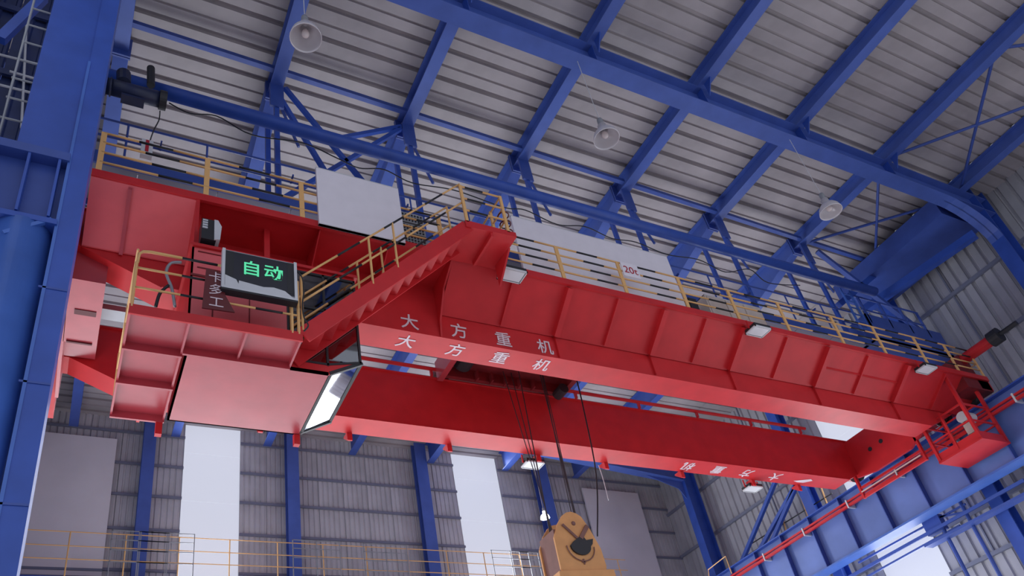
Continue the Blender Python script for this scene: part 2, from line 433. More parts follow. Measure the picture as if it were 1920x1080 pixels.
tag(gw, 'blue maintenance gangway hung on long struts from the roof behind the crane', 'gangway')

# platform at the right end of the gangway
pf = empty('service_platform', (22.6, 11.6, 15))
MB().box(21.2, 24.9, 11.0, 11.04, 14.85, 15.85).build('side_plate', BLUE2, pf)
MB().box(21.2, 21.24, 11.0, 12.6, 14.85, 15.85).build('side_plate', BLUE2, pf)
MB().box(21.2, 24.9, 11.0, 12.6, 14.85, 14.9).build('deck_plate', BLUE2, pf)
for x in (21.3, 22.3, 23.3, 24.2): MB().box(x, x + .06, 11.0, 11.06, 15.5, 16.6).build('railing_post', BLUE2, pf)
for z in (16.05, 16.6): MB().tube([(21.2, 11.03, z), (24.3, 11.03, z)], .03, 6).build('handrail', BLUE2, pf)
MB().bar((20.6, 11.3, 16.3), (24.3, 11.3, 18.9), .14, .2).build('brace', BLUE, pf)
MB().bar((21.0, 11.3, 18.8), (24.5, 11.3, 16.0), .14, .16).build('brace', BLUE2, pf)
for x in (20.4, 20.8): MB().bar((x, 10.9, 14.9), (x, 10.9, 16.6), .05, .05).build('ladder_stile', BLUEL, pf)
for k in range(6): MB().bar((20.4, 10.9, 15.0 + k * .28), (20.8, 10.9, 15.0 + k * .28), .03, .03).build('ladder_rung', BLUEL, pf)
tag(pf, 'blue box platform with ladder and braces at the right end of the hanging gangway', 'platform')

# deep eaves box at the right between the cross beam and the platform
e = MB().box(23.2, 25.3, 8.3, 12.6, 18.22, 18.9).build('eaves_girder', BLUE2)
tag(e, 'deep dark blue girder along the right eaves behind the cross beam knee', 'beam')
mb = MB().bar((24.2, 8.2, 17.5), (23.2, 12.0, 17.3), .25, .25)
tag(mb.build('eaves_strut', BLUE), 'blue diagonal strut under the right eaves girder', 'beam')

# ---- near left column
YC = 7.7
lc = empty('steel_column', (-.85, YC, 0))
MB().box(-1.20, -.60, YC, YC + .5, 10.55, 19.3).build('upper_shaft', BLUE, lc)
MB().box(-.60, -.37, YC - .02, YC + .5, 0, 19.3).build('side_flange', BLUE, lc)
MB().box(-.62, -.585, YC - .03, YC, 0, 12.6).build('edge_strip', BLUEL, lc)
MB().box(-1.6, -.60, YC - .06, YC + .6, 10.42, 10.56).build('cap_plate', BLUE2, lc)
MB().box(-1.6, -.60, YC + .1, YC + .6, 9.35, 10.42).build('cap_box', BLUE2, lc)
for x in (-1.45, -1.05, -.72): MB().box(x, x + .03, YC - .05, YC + .1, 9.4, 10.42).build('stiffener', BLUE, lc)
MB().box(-1.6, -.60, YC - .06, YC + .6, 9.28, 9.36).build('cap_plate', BLUE, lc)
MB().tube([(-.95, YC + .26, 0), (-.95, YC + .26, 9.3)], .33, 36).build('lower_pipe', BLUEL, lc, smooth=True)
MB().bar((-.66, YC - .03, 9.36), (-1.1, YC - .03, 9.0), .05, .05).build('gusset', BLUEL, lc)
for z in (7.0, 8.3, 5.6): MB().box(-.66, -.37, YC - .03, YC - .015, z, z + .025).build('weld_seam', BLUE2, lc)
tag(lc, 'large blue steel column at the left edge, round pipe below and flat shaft above', 'column')
p = empty('column_ladder', (-1.35, 7.8, 12))
MB().tube([(-1.42, 7.8, 10.6), (-1.46, 7.8, 14.6)], .016, 6).build('ladder_stile', GREY, p)
for k in range(10): MB().tube([(-1.46, 7.8, 10.7 + k * .42), (-1.18, 7.8, 10.7 + k * .42)], .014, 6).build('ladder_rung', GREY, p)
tag(p, 'thin grey ladder on the left side of the large left column', 'ladder')
rg = MB().ibeam((-2.3, 3, 10.5), (-2.3, 9.5, 10.5), .5, 1.5, .04, .03)
tag(rg.build('runway_girder', BLUE2), 'dark blue runway girder behind the large left column', 'girder')
tag(MB().bar(at(0, 75, Y=8.6), at(82, -5, Y=8.6), .12, .14).build('diagonal_brace', BLUE), 'blue diagonal brace in the upper left corner', 'bracing')
p = empty('handrail', tuple(at(30, 150, Y=9.5)))
for q in (((-30, 95), (76, 122)), ((18, 134), (66, 148)), ((-30, 152), (66, 176))):
    MB().tube([at(*q[0], Y=9.5), at(*q[1], Y=9.5)], .022, 6).build('rail', LGREY, p)
MB().tube([at(50, 40, Y=9.5), at(40, 240, Y=9.5)], .02, 6).build('post', LGREY, p)
tag(p, 'pale handrail bars in the dark bay left of the large left column', 'railing')

# ================================================================== RIGHT RUNWAY
ry0, ry1 = 1.0, 26.0
XG = 23.3
rw = empty('runway_girder', (XG, 12, 10.2))
MB().box(XG, XG + .03, ry0, ry1, 10.26, 12.16).build('web', RUNB, rw)
MB().box(XG - .2, XG + .5, ry0, ry1, 12.16, 12.20).build('top_flange', BLUE, rw)
MB().box(XG - .29, XG + .3, ry0, ry1, 10.20, 10.26).build('bottom_flange', BLUEL, rw)
MB().box(XG + .08, XG + .16, ry0, ry1, 12.20, 12.33).build('crane_rail', GREY, rw)
y = 13.11 - 1.45 * 8
while y < ry1:
    MB().box(XG - .20, XG, y, y + .03, 10.26, 12.16).build('web_stiffener', BLUE2, rw); y += 1.45
rw.rotation_euler.z = -.018
tag(rw, 'massive blue runway girder with vertical stiffeners descending at the lower right', 'girder')
p = empty('conductor_rail', (XG - .3, 12, 11.6))
MB().box(XG - .34, XG - .24, ry0, ry1, 11.63, 11.71).build('rail', RED, p)
MB().box(XG - .34, XG - .24, ry0, ry1, 11.77, 11.83).build('rail', RED, p)
for k in range(9): MB().box(XG - .36, XG - .02, 3 + k * 2.1, 3.05 + k * 2.1, 11.58, 11.87).build('clip', LGREY, p)
p.rotation_euler.z = -.018
tag(p, 'red conductor rail running along the face of the right runway girder', 'rail')

# things beside the runway, lower right
p = empty('floodlight', tuple(at(1800, 942, X=23.2)))
for px, py in ((1700, 1030), (1742, 985), (1640, 1060)): pass
WL_ = None
mb = MB(); c = at(1752, 985, X=24.3); mb.box(c.x - .1, c.x + .15, c.y - .3, c.y + .3, c.z - .25, c.z + .25)
mb.build('housing', BLUE2, p); tag(p, 'small dark blue junction box under the runway girder by the bright window', 'box')
p.name = 'junction_box'
p = empty('pipe_frame', (24.2, 13, 9))
for py0, py1 in (((1755, 960), (1815, 1085)), ((1795, 935), (1880, 1085))):
    a = at(*py0, X=24.3); b = at(*py1, X=24.3); MB().tube([(24.3, (a.y + b.y) / 2, a.z + .4), (24.3, (a.y + b.y) / 2, b.z - 3)], .06, 8).build('pipe', BLUE2, p)
for q in (((1610, 1055), (1810, 945)), ((1610, 1090), (1800, 985)), ((1735, 975), (1810, 960))):
    MB().bar(at(*q[0], X=24.3), at(*q[1], X=24.3), .06, .06).build('rail', BLUE2, p)
tag(p, 'thin dark blue pipes and rails below the right runway girder', 'frame')
p = empty('wall_gangway', (24.4, 14, 10))
MB().bar(at(1560, 1100, X=24.0), at(1920, 900, X=24.0), .06, .1).build('edge_beam', BLUE2, p)
MB().box(24.0, 24.4, 9, 14.4, 9.62, 9.7).build('deck', BLUE2, p)
tag(p, 'blue deck running along the right wall under the runway girder', 'gangway')
p = empty('cross_bracing', (24.6, 19.5, 12))
for q in (((1500, 895), (1395, 1085)), ((1455, 900), (1378, 1085)), ((1500, 895), (1415, 1090))):
    MB().bar(at(*q[0], X=24.6), at(*q[1], X=24.6), .14, .14).build('brace', BLUE, p)
tag(p, 'blue diagonal bracing bars under the right end of the far girder', 'bracing')

# far gangway railing along the back wall, with its mesh panels
YGW = 25.9
fg = empty('far_gangway', (10, YGW, 13))
MB().box(-2.5, 21.5, YGW - .2, YGW + .7, 12.62, 12.72).build('deck', BLUE2, fg)
for z in (14.2, 13.72): MB().tube([(-2.5, YGW - .2, z), (21.5, YGW - .2, z)], .018, 6).build('handrail', YEL, fg)
MB().tube([(-2.5, YGW - .2, 13.28), (21.5, YGW - .2, 13.28)], .018, 6).build('handrail', YEL, fg)
for k in range(15): MB().tube([(-1.6 + k * 1.62, YGW - .2, 12.7), (-1.6 + k * 1.62, YGW - .2, 14.2)], .022, 6).build('railing_post', YEL, fg)
for x in (1.2, 2.0, 7.0, 9.6, 14.9, 16.2, 18.6):
    for dx in (0, .85, 1.7): MB().box(x + dx, x + dx + .03, YGW - .3, YGW - .27, 12.7, 14.3).build('gate_post', GREY, fg)
    for z in (14.27, 13.95, 13.6, 13.2): MB().box(x, x + 1.7, YGW - .3, YGW - .28, z, z + .025).build('gate_rail', GREY, fg)
tag(fg, 'railed gangway crossing the far wall along the bottom of the picture', 'gangway')
p = empty('wall_railing', (24.6, 19, 13))
for q in (((1560, 925), (1400, 1025)), ((1545, 955), (1395, 1045))):
    MB().tube([at(*q[0], X=24.9), at(*q[1], X=24.9)], .025, 6).build('handrail', DARK, p)
for q in (((1503, 935), (1518, 975)), ((1466, 965), (1475, 998)), ((1540, 915), (1553, 950))):
    MB().tube([at(*q[0], X=24.9), at(*q[1], X=24.9)], .03, 6).build('railing_post', YEL, p)
tag(p, 'railing with dark rails and yellow posts on the right wall beyond the runway girder', 'railing')
p = empty('ladder_rail', tuple(at(1350, 1060, X=21.9)))
a, b, c, d = at(1330, 1085, X=21.9), at(1328, 1068, X=21.9), at(1360, 1043, X=21.9), at(1372, 1075, X=21.9)
MB().tube([a, b, c, d], .02, 6).build('rail', YEL, p)
tag(p, 'small yellow rail hoop beside the runway girder near the bottom edge', 'railing')

# ================================================================== CRANE
crane = empty('overhead_crane', (10, 12.5, 11.6))
TOPZ = 13.05
def girder(y0, y1, name_lab):
    g = MB().prism([(-.7, 12.2), (-.45, 12.2), (.85, 11.6), (21.3, 11.6), (22.9, 12.3), (22.9, TOPZ), (-.7, TOPZ)], 'Y', y0 + .02, y1 - .02)
    o = g.build('box_girder', RED, crane, label=name_lab)
    MB().box(.85, 21.3, y0 - .02, y1 + .02, 11.58, 11.6).build('bottom_flange', RED, o)
    MB().box(-.7, 22.9, y0 - .03, y1 + .03, TOPZ, TOPZ + .03).build('top_flange', RED, o)
    return o
gn = girder(10.92, 11.50, 'near red box girder lettered on its web and underside')
gf = girder(14.02, 14.62, 'far red box girder with reversed lettering on its underside')
for g_, y in ((gn, 11.3), (gf, 14.2)):
    MB().box(-.6, 22.4, y - .04, y + .04, TOPZ + .03, TOPZ + .13).build('trolley_rail', MACH, g_)
# handpipe along the far girder
MB().tube([(4.6, 13.97, 13.30), (20.2, 13.97, 13.30)], .05, 8).build('conduit', RED, gf)
for k in range(8): MB().box(5.2 + k * 2.1, 5.26 + k * 2.1, 13.94, 14.0, 13.08, 13.3).build('conduit_stand', RED, gf)
for i, x in enumerate((5.3, 7.8, 10.3, 12.4, 15.0, 17.7, 19.6)):
    MB().prism([(14.6, 11.6), (14.85, 11.6), (14.85, 11.56), (14.64, 11.38), (14.6, 11.38)], 'X', x, x + .12).build('lug', RED, gf)
for x in (1.0, 3.3): MB().prism([(14.55, 11.6), (14.75, 11.6), (14.75, 11.5), (14.6, 11.3), (14.55, 11.3)], 'X', x, x + .1).build('lug', RED, gf)
MB().box(.9, .96, 14.0, 14.7, 11.3, 11.62).build('lug', RED, gf)

# lettering on the near girder
for ch, x in zip('大方重机', (5.42, 6.50, 7.53, 8.55)):
    text_mesh('lettering', ch, .40, TXT, (x, 10.93, 11.87), (1, 0, 0), (0, 0, 1), gn, ext=.004, offset=.003)
    text_mesh('lettering', ch, .40, TXT, (x, 11.19, 11.575), (1, 0, 0), (0, -1, 0), gn, ext=.004, offset=.003)
for ch, x in zip('大方重机', (18.39, 17.26, 16.16, 15.06)):
    text_mesh('lettering', ch, .42, TXT, (x, 14.33, 11.575), (-1, 0, 0), (0, 1, 0), gf, ext=.004, offset=.006)
lg = MB()
lg.poly([(19.25, 14.42, 11.572), (19.8, 14.22, 11.572), (19.95, 14.3, 11.572), (19.7, 14.46, 11.572), (19.45, 14.47, 11.572)], [(0, 1, 2, 3, 4)])
lg.build('emblem', TXT, gf)

# walkway on the near girder: deck plates, edge, brackets
wk = MB().box(-.44, 23.6, 9.93, 9.99, 12.86, 13.02).build('walkway_edge', RED, crane)
edges = [-.44, 1.22, 3.4, 4.75, 6.1, 7.5, 8.85, 10.15, 11.45, 12.7, 13.9, 15.35, 16.85, 18.35, 19.95, 21.6, 23.6]
for a, b in zip(edges[:-1], edges[1:]):
    MB().box(a + .01, b - .01, 9.97, 10.94 if a > 1 else 11.0, 12.95, 12.99).build('deck_plate', RED, wk)
LONG = [6.1, 8.85, 11.45, 13.9, 16.85, 19.95]
# sloped closing skin under the walkway, from the outer edge down to the web, with ribs
sk = [x for x in edges if x >= 6.1]
YA, ZA, YB_, ZB = 9.99, 12.88, 10.92, 12.2
nv = Vector((0, ZB - ZA, -(YB_ - YA))).normalized()      # pointing down and outward
for a, b in zip(sk[:-1], sk[1:]):
    MB().prism([(YA, ZA), (YB_, ZB), (YB_, ZB + .02), (YA, ZA + .02)], 'X', a + .004, b - .004).build('skin_plate', RED, wk)
def rib(x, wd, dp, t0=.03, t1=.97):
    p0 = Vector((x, YA, ZA)).lerp(Vector((x, YB_, ZB)), t0) + nv * dp / 2; p1 = Vector((x, YA, ZA)).lerp(Vector((x, YB_, ZB)), t1) + nv * dp / 2
    MB().bar(p0, p1, wd, dp, nv).build('bracket', RED, wk)
for x in sk[1:-1]:
    if x in LONG:
        rib(x, .13, .13); MB().box(x - .008, x + .008, 10.88, 10.94, 11.62, 12.2).build('web_stiffener', RED, wk)
    else: rib(x, .035, .07)
MB().prism([(9.99, 12.95), (9.99, 12.86), (10.5, 12.55), (10.85, 12.0), (10.92, 11.62), (10.94, 11.62), (10.94, 12.95)], 'X', 6.06, 6.10).build('end_bracket', RED, wk)
for x in (3.4, 4.75):
    MB().prism([(10.02, 12.95), (10.02, 12.88), (10.94, 12.30), (10.94, 12.95)], 'X', x - .012, x + .012).build('bracket', RED, wk)
MB().bar(Vector((16.95, 10.45, 12.53)), Vector((19.85, 10.45, 12.53)), .03, .05).build('edge_rib', RED, wk)
# left end: wide boxed platform
bx = MB().prism([(9.96, 12.94), (9.96, 12.84), (10.9, 12.2), (10.93, 12.2), (10.93, 12.94)], 'X', -.44, 1.2).build('end_platform', CABR, wk)
MB().prism([(9.98, 12.82), (9.98, 12.76), (10.9, 12.14), (10.9, 12.2)], 'X', .13, .19).build('seam_rib', RED2, bx)
MB().box(1.2, 1.26, 9.94, 10.9, 11.5, 12.9).build('hanger_plate', RED, bx)
# handrail of the walkway
def striped(mb, p0, p1, r, marks):
    """yellow bar with black bands at the given (from, to) metres"""
    p0 = Vector(p0); p1 = Vector(p1); L = (p1 - p0).length; d = (p1 - p0) / L; t = 0
    for a, b in marks:
        a = max(0, a); b = min(L, b)
        if a >= L or b <= t: continue
        if a > t: mb.mi = 0; mb.tube([p0 + d * t, p0 + d * a], r, 6)
        mb.mi = 1; mb.tube([p0 + d * max(a, t), p0 + d * b], r * 1.02, 6); t = b
    if t < L: mb.mi = 0; mb.tube([p0 + d * t, p1], r, 6)
rl = empty('railing', (10, 9.95, 13)); rl.parent = crane; rl.location = (0, 9.95 - 12.5, 13 - 11.6); WL[rl.name] = Vector((10, 9.95, 13))
posts = [-.35, 1.35, 3.05, 4.72, 5.9, 7.08, 8.75, 10.42, 12.2, 13.8, 15.5, 17.48, 19.15, 20.9, 22.3, 23.5]
for x in posts: MB().box(x - .045, x + .045, 9.935, 9.965, 12.98, 14.0).build('railing_post', YEL, rl)
for j, z in enumerate((13.99, 13.74, 13.49, 13.24)):
    for a, b in ((-.35, 5.9), (7.08, 23.5)):
        mb = MB(); marks = [(a_ - a, a_ + .56 - a) for a_ in [x + .55 + .12 * j for x in posts] if a_ > a - .1 and a_ < b - .5]
        striped(mb, (a, 9.95, z), (b, 9.95, z), .021, marks)
        mb.build('rail', [YEL, BLK], rl, smooth=True)
mb = MB()
for z in (13.99, 13.5): mb.tube([(-.35, 9.95, z), (-.35, 11.4, z)], .02, 6)
mb.build('rail', YEL, rl)
# railing of the far side of the walkway end (right)
for z in (13.99, 13.5): MB().tube([(23.5, 9.95, z), (23.5, 12.0, z)], .02, 6).build('rail', YEL, rl)

# end carriages
ecr = empty('end_carriage', (22.7, 12.7, 12)); ecr.parent = crane; ecr.location = (12.7, .2, .4); WL[ecr.name] = Vector((22.7, 12.7, 12))
MB().box(23.1, 23.65, 9.99, 15.5, 12.55, 12.92).build('carriage_beam', RED, ecr)
MB().prism([(11.5, 13.0), (11.5, 11.9), (12.1, 11.62), (13.4, 11.62), (14.1, 11.75), (14.1, 13.0)], 'X', 21.85, 21.95).build('end_plate', RED, ecr)
for q in ((1651, 827), (1631, 842)):
    y, z = at(*q, X=21.84).y, at(*q, X=21.84).z; MB().lathe([(0, 21.84), (.07, 21.84), (.07, 21.86)], (0, y, z), 16, 'X').build('access_hole', DARK, ecr)
for y in (10.6, 11.6, 14.3, 15.1): MB().lathe([(0, 23.3), (.22, 23.3), (.25, 23.34), (.25, 23.5), (0, 23.5)], (0, y, 12.58), 18, 'X').build('wheel', DARK, ecr)
MB().tube([(23.5, 10.5, 13.85), (23.5, 9.2, 13.85)], .17, 20).build('buffer', RED, ecr)
MB().tube([(23.5, 9.25, 13.85), (23.5, 8.95, 13.85)], .24, 20).build('buffer_head', DARK, ecr)
MB().tube([(23.5, 8.95, 13.85), (23.5, 8.4, 13.85)], .07, 12).build('buffer_rod', DARK, ecr)
MB().box(23.3, 23.7, 10.2, 10.9, 13.0, 14.0).build('buffer_bracket', MACH, ecr)
MB().box(22.4, 23.6, 9.99, 10.9, 12.5, 12.92).build('corner_box', MACH, ecr)
ecl = empty('end_carriage', (-.2, 12.7, 12)); ecl.parent = crane; ecl.location = (-10.2, .2, .4); WL[ecl.name] = Vector((-.2, 12.7, 12))
MB().box(-.95, -.6, 9.95, 15.5, 11.7, 12.6).build('carriage_beam', RED, ecl)
MB().box(-.55, 0, 11.1, 12.8, 11.6, 12.3).build('carriage_box', RED2, ecl)
MB().box(-.42, -.08, 11.85, 11.98, 11.585, 11.6).build('slot', DKRED, ecl)
MB().box(-.5, -.08, 12.74, 12.78, 11.57, 11.6).build('slot', DKRED, ecl)
MB().box(.0, 1.1, 12.2, 12.5, 12.0, 12.12).build('cross_tie', GREY, ecl)
MB().box(-.55, 0, 12.8, 14.0, 12.2, 12.6).build('carriage_box', RED2, ecl)
MB().box(-.6, -.54, 9.95, 14.6, 11.6, 12.75).build('carriage_plate', RED2, ecl)

# collector cage at the right end
cg = empty('collector_cage', (22.6, 10.8, 11)); cg.parent = crane; cg.location = (12.6, -1.7, -.6); WL[cg.name] = Vector((22.6, 10.8, 11))
CA = [(21.75, 10.12), (21.75, 11.42), (22.95, 11.42), (22.95, 10.12)]
MB().box(21.70, 23.0, 10.07, 11.47, 10.70, 10.76).build('tray_floor', RED, cg)
for (x0, y0), (x1, y1) in zip(CA, CA[1:] + CA[:1]):
    MB().bar((x0, y0, 10.86), (x1, y1, 10.86), .04, .24).build('tray_side', RED, cg)
    for z in (11.35, 11.9): MB().bar((x0, y0, z), (x1, y1, z), .045, .045).build('cage_rail', RED, cg)
for x, y in CA: MB().box(x - .05, x + .05, y - .04, y + .04, 10.75, 12.9).build('cage_post', RED, cg)
MB().bar((21.75, 10.8, 10.8), (21.75, 10.8, 12.0), .05, .07).build('cage_post', RED, cg)
for z in (11.35, 11.9): MB().bar((22.35, 10.15, z), (22.35, 11.4, z), .04, .04).build('cage_rail', RED, cg)
p = empty('collector_box', (22.5, 10.6, 11.6))
MB().tube([(22.2, 10.5, 11.75), (22.65, 10.5, 11.75)], .17, 16).build('housing', LGREY, p)
MB().box(22.2, 22.3, 10.4, 10.6, 11.2, 11.6).build('arm', CREAM, p)
tag(p, 'pale grey collector box inside the red cage at the right end of the crane', 'electrical box')
# guard frame
gd = empty('guard_frame', (22, 13, 11.6)); gd.parent = crane; gd.location = (12, .5, 0); WL[gd.name] = Vector((22, 13, 11.6))
for y in (11.85, 14.2): MB().bar((21.9, y, 12.25), (21.9, y, 11.08), .07, .1).build('guard_post', RED, gd)
for z in (11.12, 11.42): MB().bar((21.9, 11.85, z), (21.9, 14.2, z), .07, .07).build('guard_bar', RED, gd)
MB().bar((21.8, 11.9, 11.27), (21.8, 14.15, 11.27), .03, .03).build('guard_bar', CREAM, gd)

# stair from cabin platform up to the walkway
st = empty('stair', (4.4, 9.4, 11)); st.parent = crane; st.location = (4.4 - 10, 9.4 - 12.5, 11 - 11.6); WL[st.name] = Vector((4.4, 9.4, 11))
A, Bp = Vector((2.72, 0, 9.45)), Vector((6.0, 0, 12.86))
for y in (9.08, 9.70):
    MB().bar(A + Vector((0, y, 0)), Bp + Vector((0, y, 0)), .03, .27, (0, 0, 1)).build('stringer', RED, st)
n = 13
for k in range(1, n):
    c = A.lerp(Bp, k / n)
    MB().box(c.x - .13, c.x + .13, 9.1, 9.68, c.z - .012, c.z + .012).build('tread', RED, st)
    MB().box(c.x + .11, c.x + .13, 9.1, 9.68, c.z, c.z + .2).build('riser', RED, st)
MB().prism([(5.95, 12.98), (7.06, 12.98), (7.06, 12.86), (5.95, 12.80)], 'Y', 9.04, 9.96).build('landing', RED, st)
MB().box(6.48, 6.53, 9.06, 9.9, 12.72, 12.86).build('landing_rib', RED, st)
MB().prism([(9.9, 12.86), (9.9, 12.3), (9.3, 12.80)], 'X', 7.0, 7.04).build('landing_gusset', RED, st)
for y in (9.08, 9.70):
    for t in (0, .37, .52, 1.0):
        c = A.lerp(Bp, t); MB().tube([(c.x, y, c.z + .1), (c.x, y, c.z + 1.2)], .022, 6).build('railing_post', YEL, st)
    for h in (1.2, .68):
        mb = MB(); striped(mb, (A.x, y, A.z + h), (Bp.x, y, Bp.z + h), .02, [(a, a + .6) for a in (.9, 2.2, 3.5)])
        mb.build('rail', [YEL, BLK], st, smooth=True)
for x, y in ((6.0, 9.06), (6.9, 9.06), (6.9, 9.5)): MB().box(x - .03, x + .03, y - .02, y + .02, 12.95, 14.0).build('railing_post', YEL, st)
for z in (13.98, 13.64, 13.3):
    mb = MB(); striped(mb, (6.0, 9.06, z), (6.9, 9.06, z), .02, [(.1, .5)]); mb.build('rail', [YEL, BLK], st)
    MB().tube([(6.9, 9.06, z), (6.9, 9.93, z)], .02, 6).build('rail', YEL, st)
for z in (13.6, 13.35, 13.1):
    MB().lathe([(.10, -.012), (.125, 0), (.10, .012)], (6.98, 9.2, z), 14, 'Z').build('cable_loop', DKRED, st)

# cabin platform
cp = empty('cabin_platform', (1.5, 10, 9.4)); cp.parent = crane; cp.location = (1.5 - 10, 10 - 12.5, 9.4 - 11.6); WL[cp.name] = Vector((1.5, 10, 9.4))
MB().box(.32, 1.12, 9.05, 11.58, 9.40, 9.43).build('floor_plate', RED2, cp)
MB().box(1.12, 2.68, 9.05, 9.74, 9.40, 9.43).build('floor_plate', RED2, cp)
MB().box(.32, 2.70, 9.03, 9.06, 9.30, 9.47).build('fascia', RED, cp)
for x0, x1, y in ((.32, 1.12, 9.78), (.32, 1.12, 10.62), (.32, 1.12, 11.54), (1.12, 2.68, 9.70)):
    MB().box(x0, x1, y, y + .04, 9.27, 9.40).build('floor_rib', RED2, cp)
for x, y1 in ((.32, 11.56), (1.09, 11.56), (1.88, 9.72), (2.66, 9.74)): MB().box(x, x + .03, 9.06, y1, 9.31, 9.40).build('floor_rib', RED2, cp)
MB().box(1.0, 1.1, 11.55, 11.65, 9.05, 9.35).build('lug', RED, cp)
MB().box(3.22, 3.32, 11.5, 11.6, 9.1, 9.32).build('lug', RED, cp)
for z in (10.52, 10.17, 9.80):
    mb = MB()
    if z > 10.3:
        mb.mi = 0; mb.tube([(.36, 9.05, z - .25), (.37, 9.05, z - .08), (.42, 9.05, z - .02), (.52, 9.05, z), (.95, 9.05, z)], .022, 8)
        striped(mb, (.95, 9.05, z), (2.65, 9.05, z), .02, [(0, .5), (1.5, 1.9)])
    else: striped(mb, (.36, 9.05, z), (2.65, 9.05, z), .018, [(.6, 1.05), (1.65, 2.05)])
    mb.build('rail', [YEL, BLK], cp, smooth=True)
    MB().tube([(.35, 9.05, z), (.35, 11.5, z)], .02, 6).build('rail', YEL, cp)
for x, y in ((.35, 9.05), (2.65, 9.05), (2.55, 9.05), (.35, 10.3), (.35, 11.5)): MB().tube([(x, y, 9.43), (x, y, 10.5 if x > 2 or y > 9.1 else 10.27)], .024, 6).build('railing_post', YEL, cp)

# cabin
cb = empty('operator_cabin', (2.5, 10.6, 10.4)); cb.parent = crane; cb.location = (2.5 - 10, 10.6 - 12.5, 10.4 - 11.6); WL[cb.name] = Vector((2.5, 10.6, 10.4))
X0, X1, Y0, Y1, Z0, Z1 = 1.16, 3.86, 9.73, 11.52, 9.3, 11.55
MB().box(X0, 3.30, Y0, Y1, Z0, Z0 + .05).build('floor_panel', RED2, cb)
MB().box(X0 - .04, X1 + .05, Y0 - .05, Y1 + .03, Z1 - .06, Z1).build('roof_panel', RED, cb)
MB().box(X0, X0 + .03, Y0, Y1, Z0, Z1).build('side_wall', RED, cb)
MB().box(X0, 2.66, Y0, Y0 + .03, Z0, Z1).build('front_wall', CABR, cb)
MB().box(X0, 2.66, Y0 - .02, Y0, 10.86, 10.90).box(1.5, 1.52, Y0 - .012, Y0, 9.5, 10.86).box(2.06, 2.075, Y0 - .012, Y0, 9.5, 10.86).box(1.25, 1.65, Y0 - .012, Y0, 11.05, 11.07).box(1.25, 1.65, Y0 - .012, Y0, 11.4, 11.42).build('door_seam', MACH, cb)
MB().box(X0, 3.3, Y1 - .03, Y1, Z0, 10.0).build('back_wall', RED2, cb)
MB().box(2.66, 3.30, Y0, Y0 + .03, Z0, 9.5).prism([(3.3, Z0), (3.86, 9.62), (3.86, 9.66), (3.3, 9.5)], 'Y', Y0, Y0 + .03).build('sill_panel', RED, cb)
MB().prism([(3.3, Z0), (3.86, 9.62), (3.86, 9.66), (3.3, 9.5)], 'Y', Y1 - .03, Y1).build('sill_panel', RED, cb)
MB().box(2.66, X1, Y0, Y0 + .03, 11.42, Z1).build('header', RED, cb)
fr_ = MB()
for x in (2.66, 3.28, 3.83): fr_.box(x, x + .035, Y0 - .01, Y0 + .04, 9.47 if x < 3.5 else 9.6, 11.44)
fr_.box(2.66, X1, Y0 - .01, Y0 + .04, 11.40, 11.44).bar((2.66, Y0 + .015, 9.5), (3.3, Y0 + .015, 9.5), .05, .04).bar((3.3, Y0 + .015, 9.5), (3.86, Y0 + .015, 9.64), .05, .04)
fr_.box(X0 + 1.5, X1, Y0 - .01, Y0 + .04, 10.62, 10.66)
fr_.build('window_frame', DARK, cb)
for a, b, z in ((2.70, 3.28, 9.5), (3.31, 3.84, 9.62)): MB().box(a, b, Y0 + .012, Y0 + .018, z, 11.4).build('window_pane', GLASS, cb)
mb = MB()
for y in (Y0 + .02, Y1 - .04): mb.bar((3.32, y, Z0 + .03), (3.88, y, 9.64), .05, .06)
mb.bar((3.34, Y0, Z0 + .04), (3.34, Y1, Z0 + .04), .05, .05).bar((3.86, Y0, 9.63), (3.86, Y1, 9.63), .05, .05)
mb.build('floor_window_frame', DARK, cb)
MB().poly([(3.38, Y0 + .05, Z0 + .05), (3.84, Y0 + .05, 9.62), (3.84, Y1 - .05, 9.62), (3.38, Y1 - .05, Z0 + .05)], [(0, 1, 2, 3)]).build('floor_window_pane', GLASS, cb)
mb = MB()
for y in (Y0 + .01, Y1 - .03): mb.box(3.83, 3.87, y, y + .03, 9.62, 11.44)
mb.box(3.83, 3.87, (Y0 + Y1) / 2, (Y0 + Y1) / 2 + .03, 9.62, 11.44).build('front_window_frame', DARK, cb)
MB().box(3.848, 3.852, Y0 + .04, Y1 - .03, 9.66, 11.4).build('front_window_pane', GLASS, cb)
MB().box(1.2, 3.3, Y1 - .05, Y1 - .04, 9.4, 10.3).build('inner_lining', LGREY, cb)
MB().box(1.3, 3.3, Y1 - .01, Y1 - .005, 10.3, 11.45).build('back_window_pane', GLASS, cb)
MB().box(2.9, 3.3, 10.4, 10.85, 9.75, 9.85).box(2.86, 2.94, 10.4, 10.85, 9.85, 10.5).box(3.0, 3.2, 10.55, 10.7, 9.35, 9.75).build('operator_seat', SEAT, cb)
MB().bar((3.0, 9.8, 9.5), (3.55, 9.8, 10.6), .02, .02).build('wiper', LGREY, cb)
for x in (1.3, 2.5): MB().bar((x, 10.4, 11.55), (x, 10.4, 12.95), .1, .1).build('hanger', RED, cb)
MB().bar((3.3, 10.95, 11.52), (3.3, 10.95, 11.6), .2, .2).build('hanger', RED, cb)

tag(crane, 'big red double-girder overhead crane with driver cabin, stair and yellow railed walkway', 'crane')

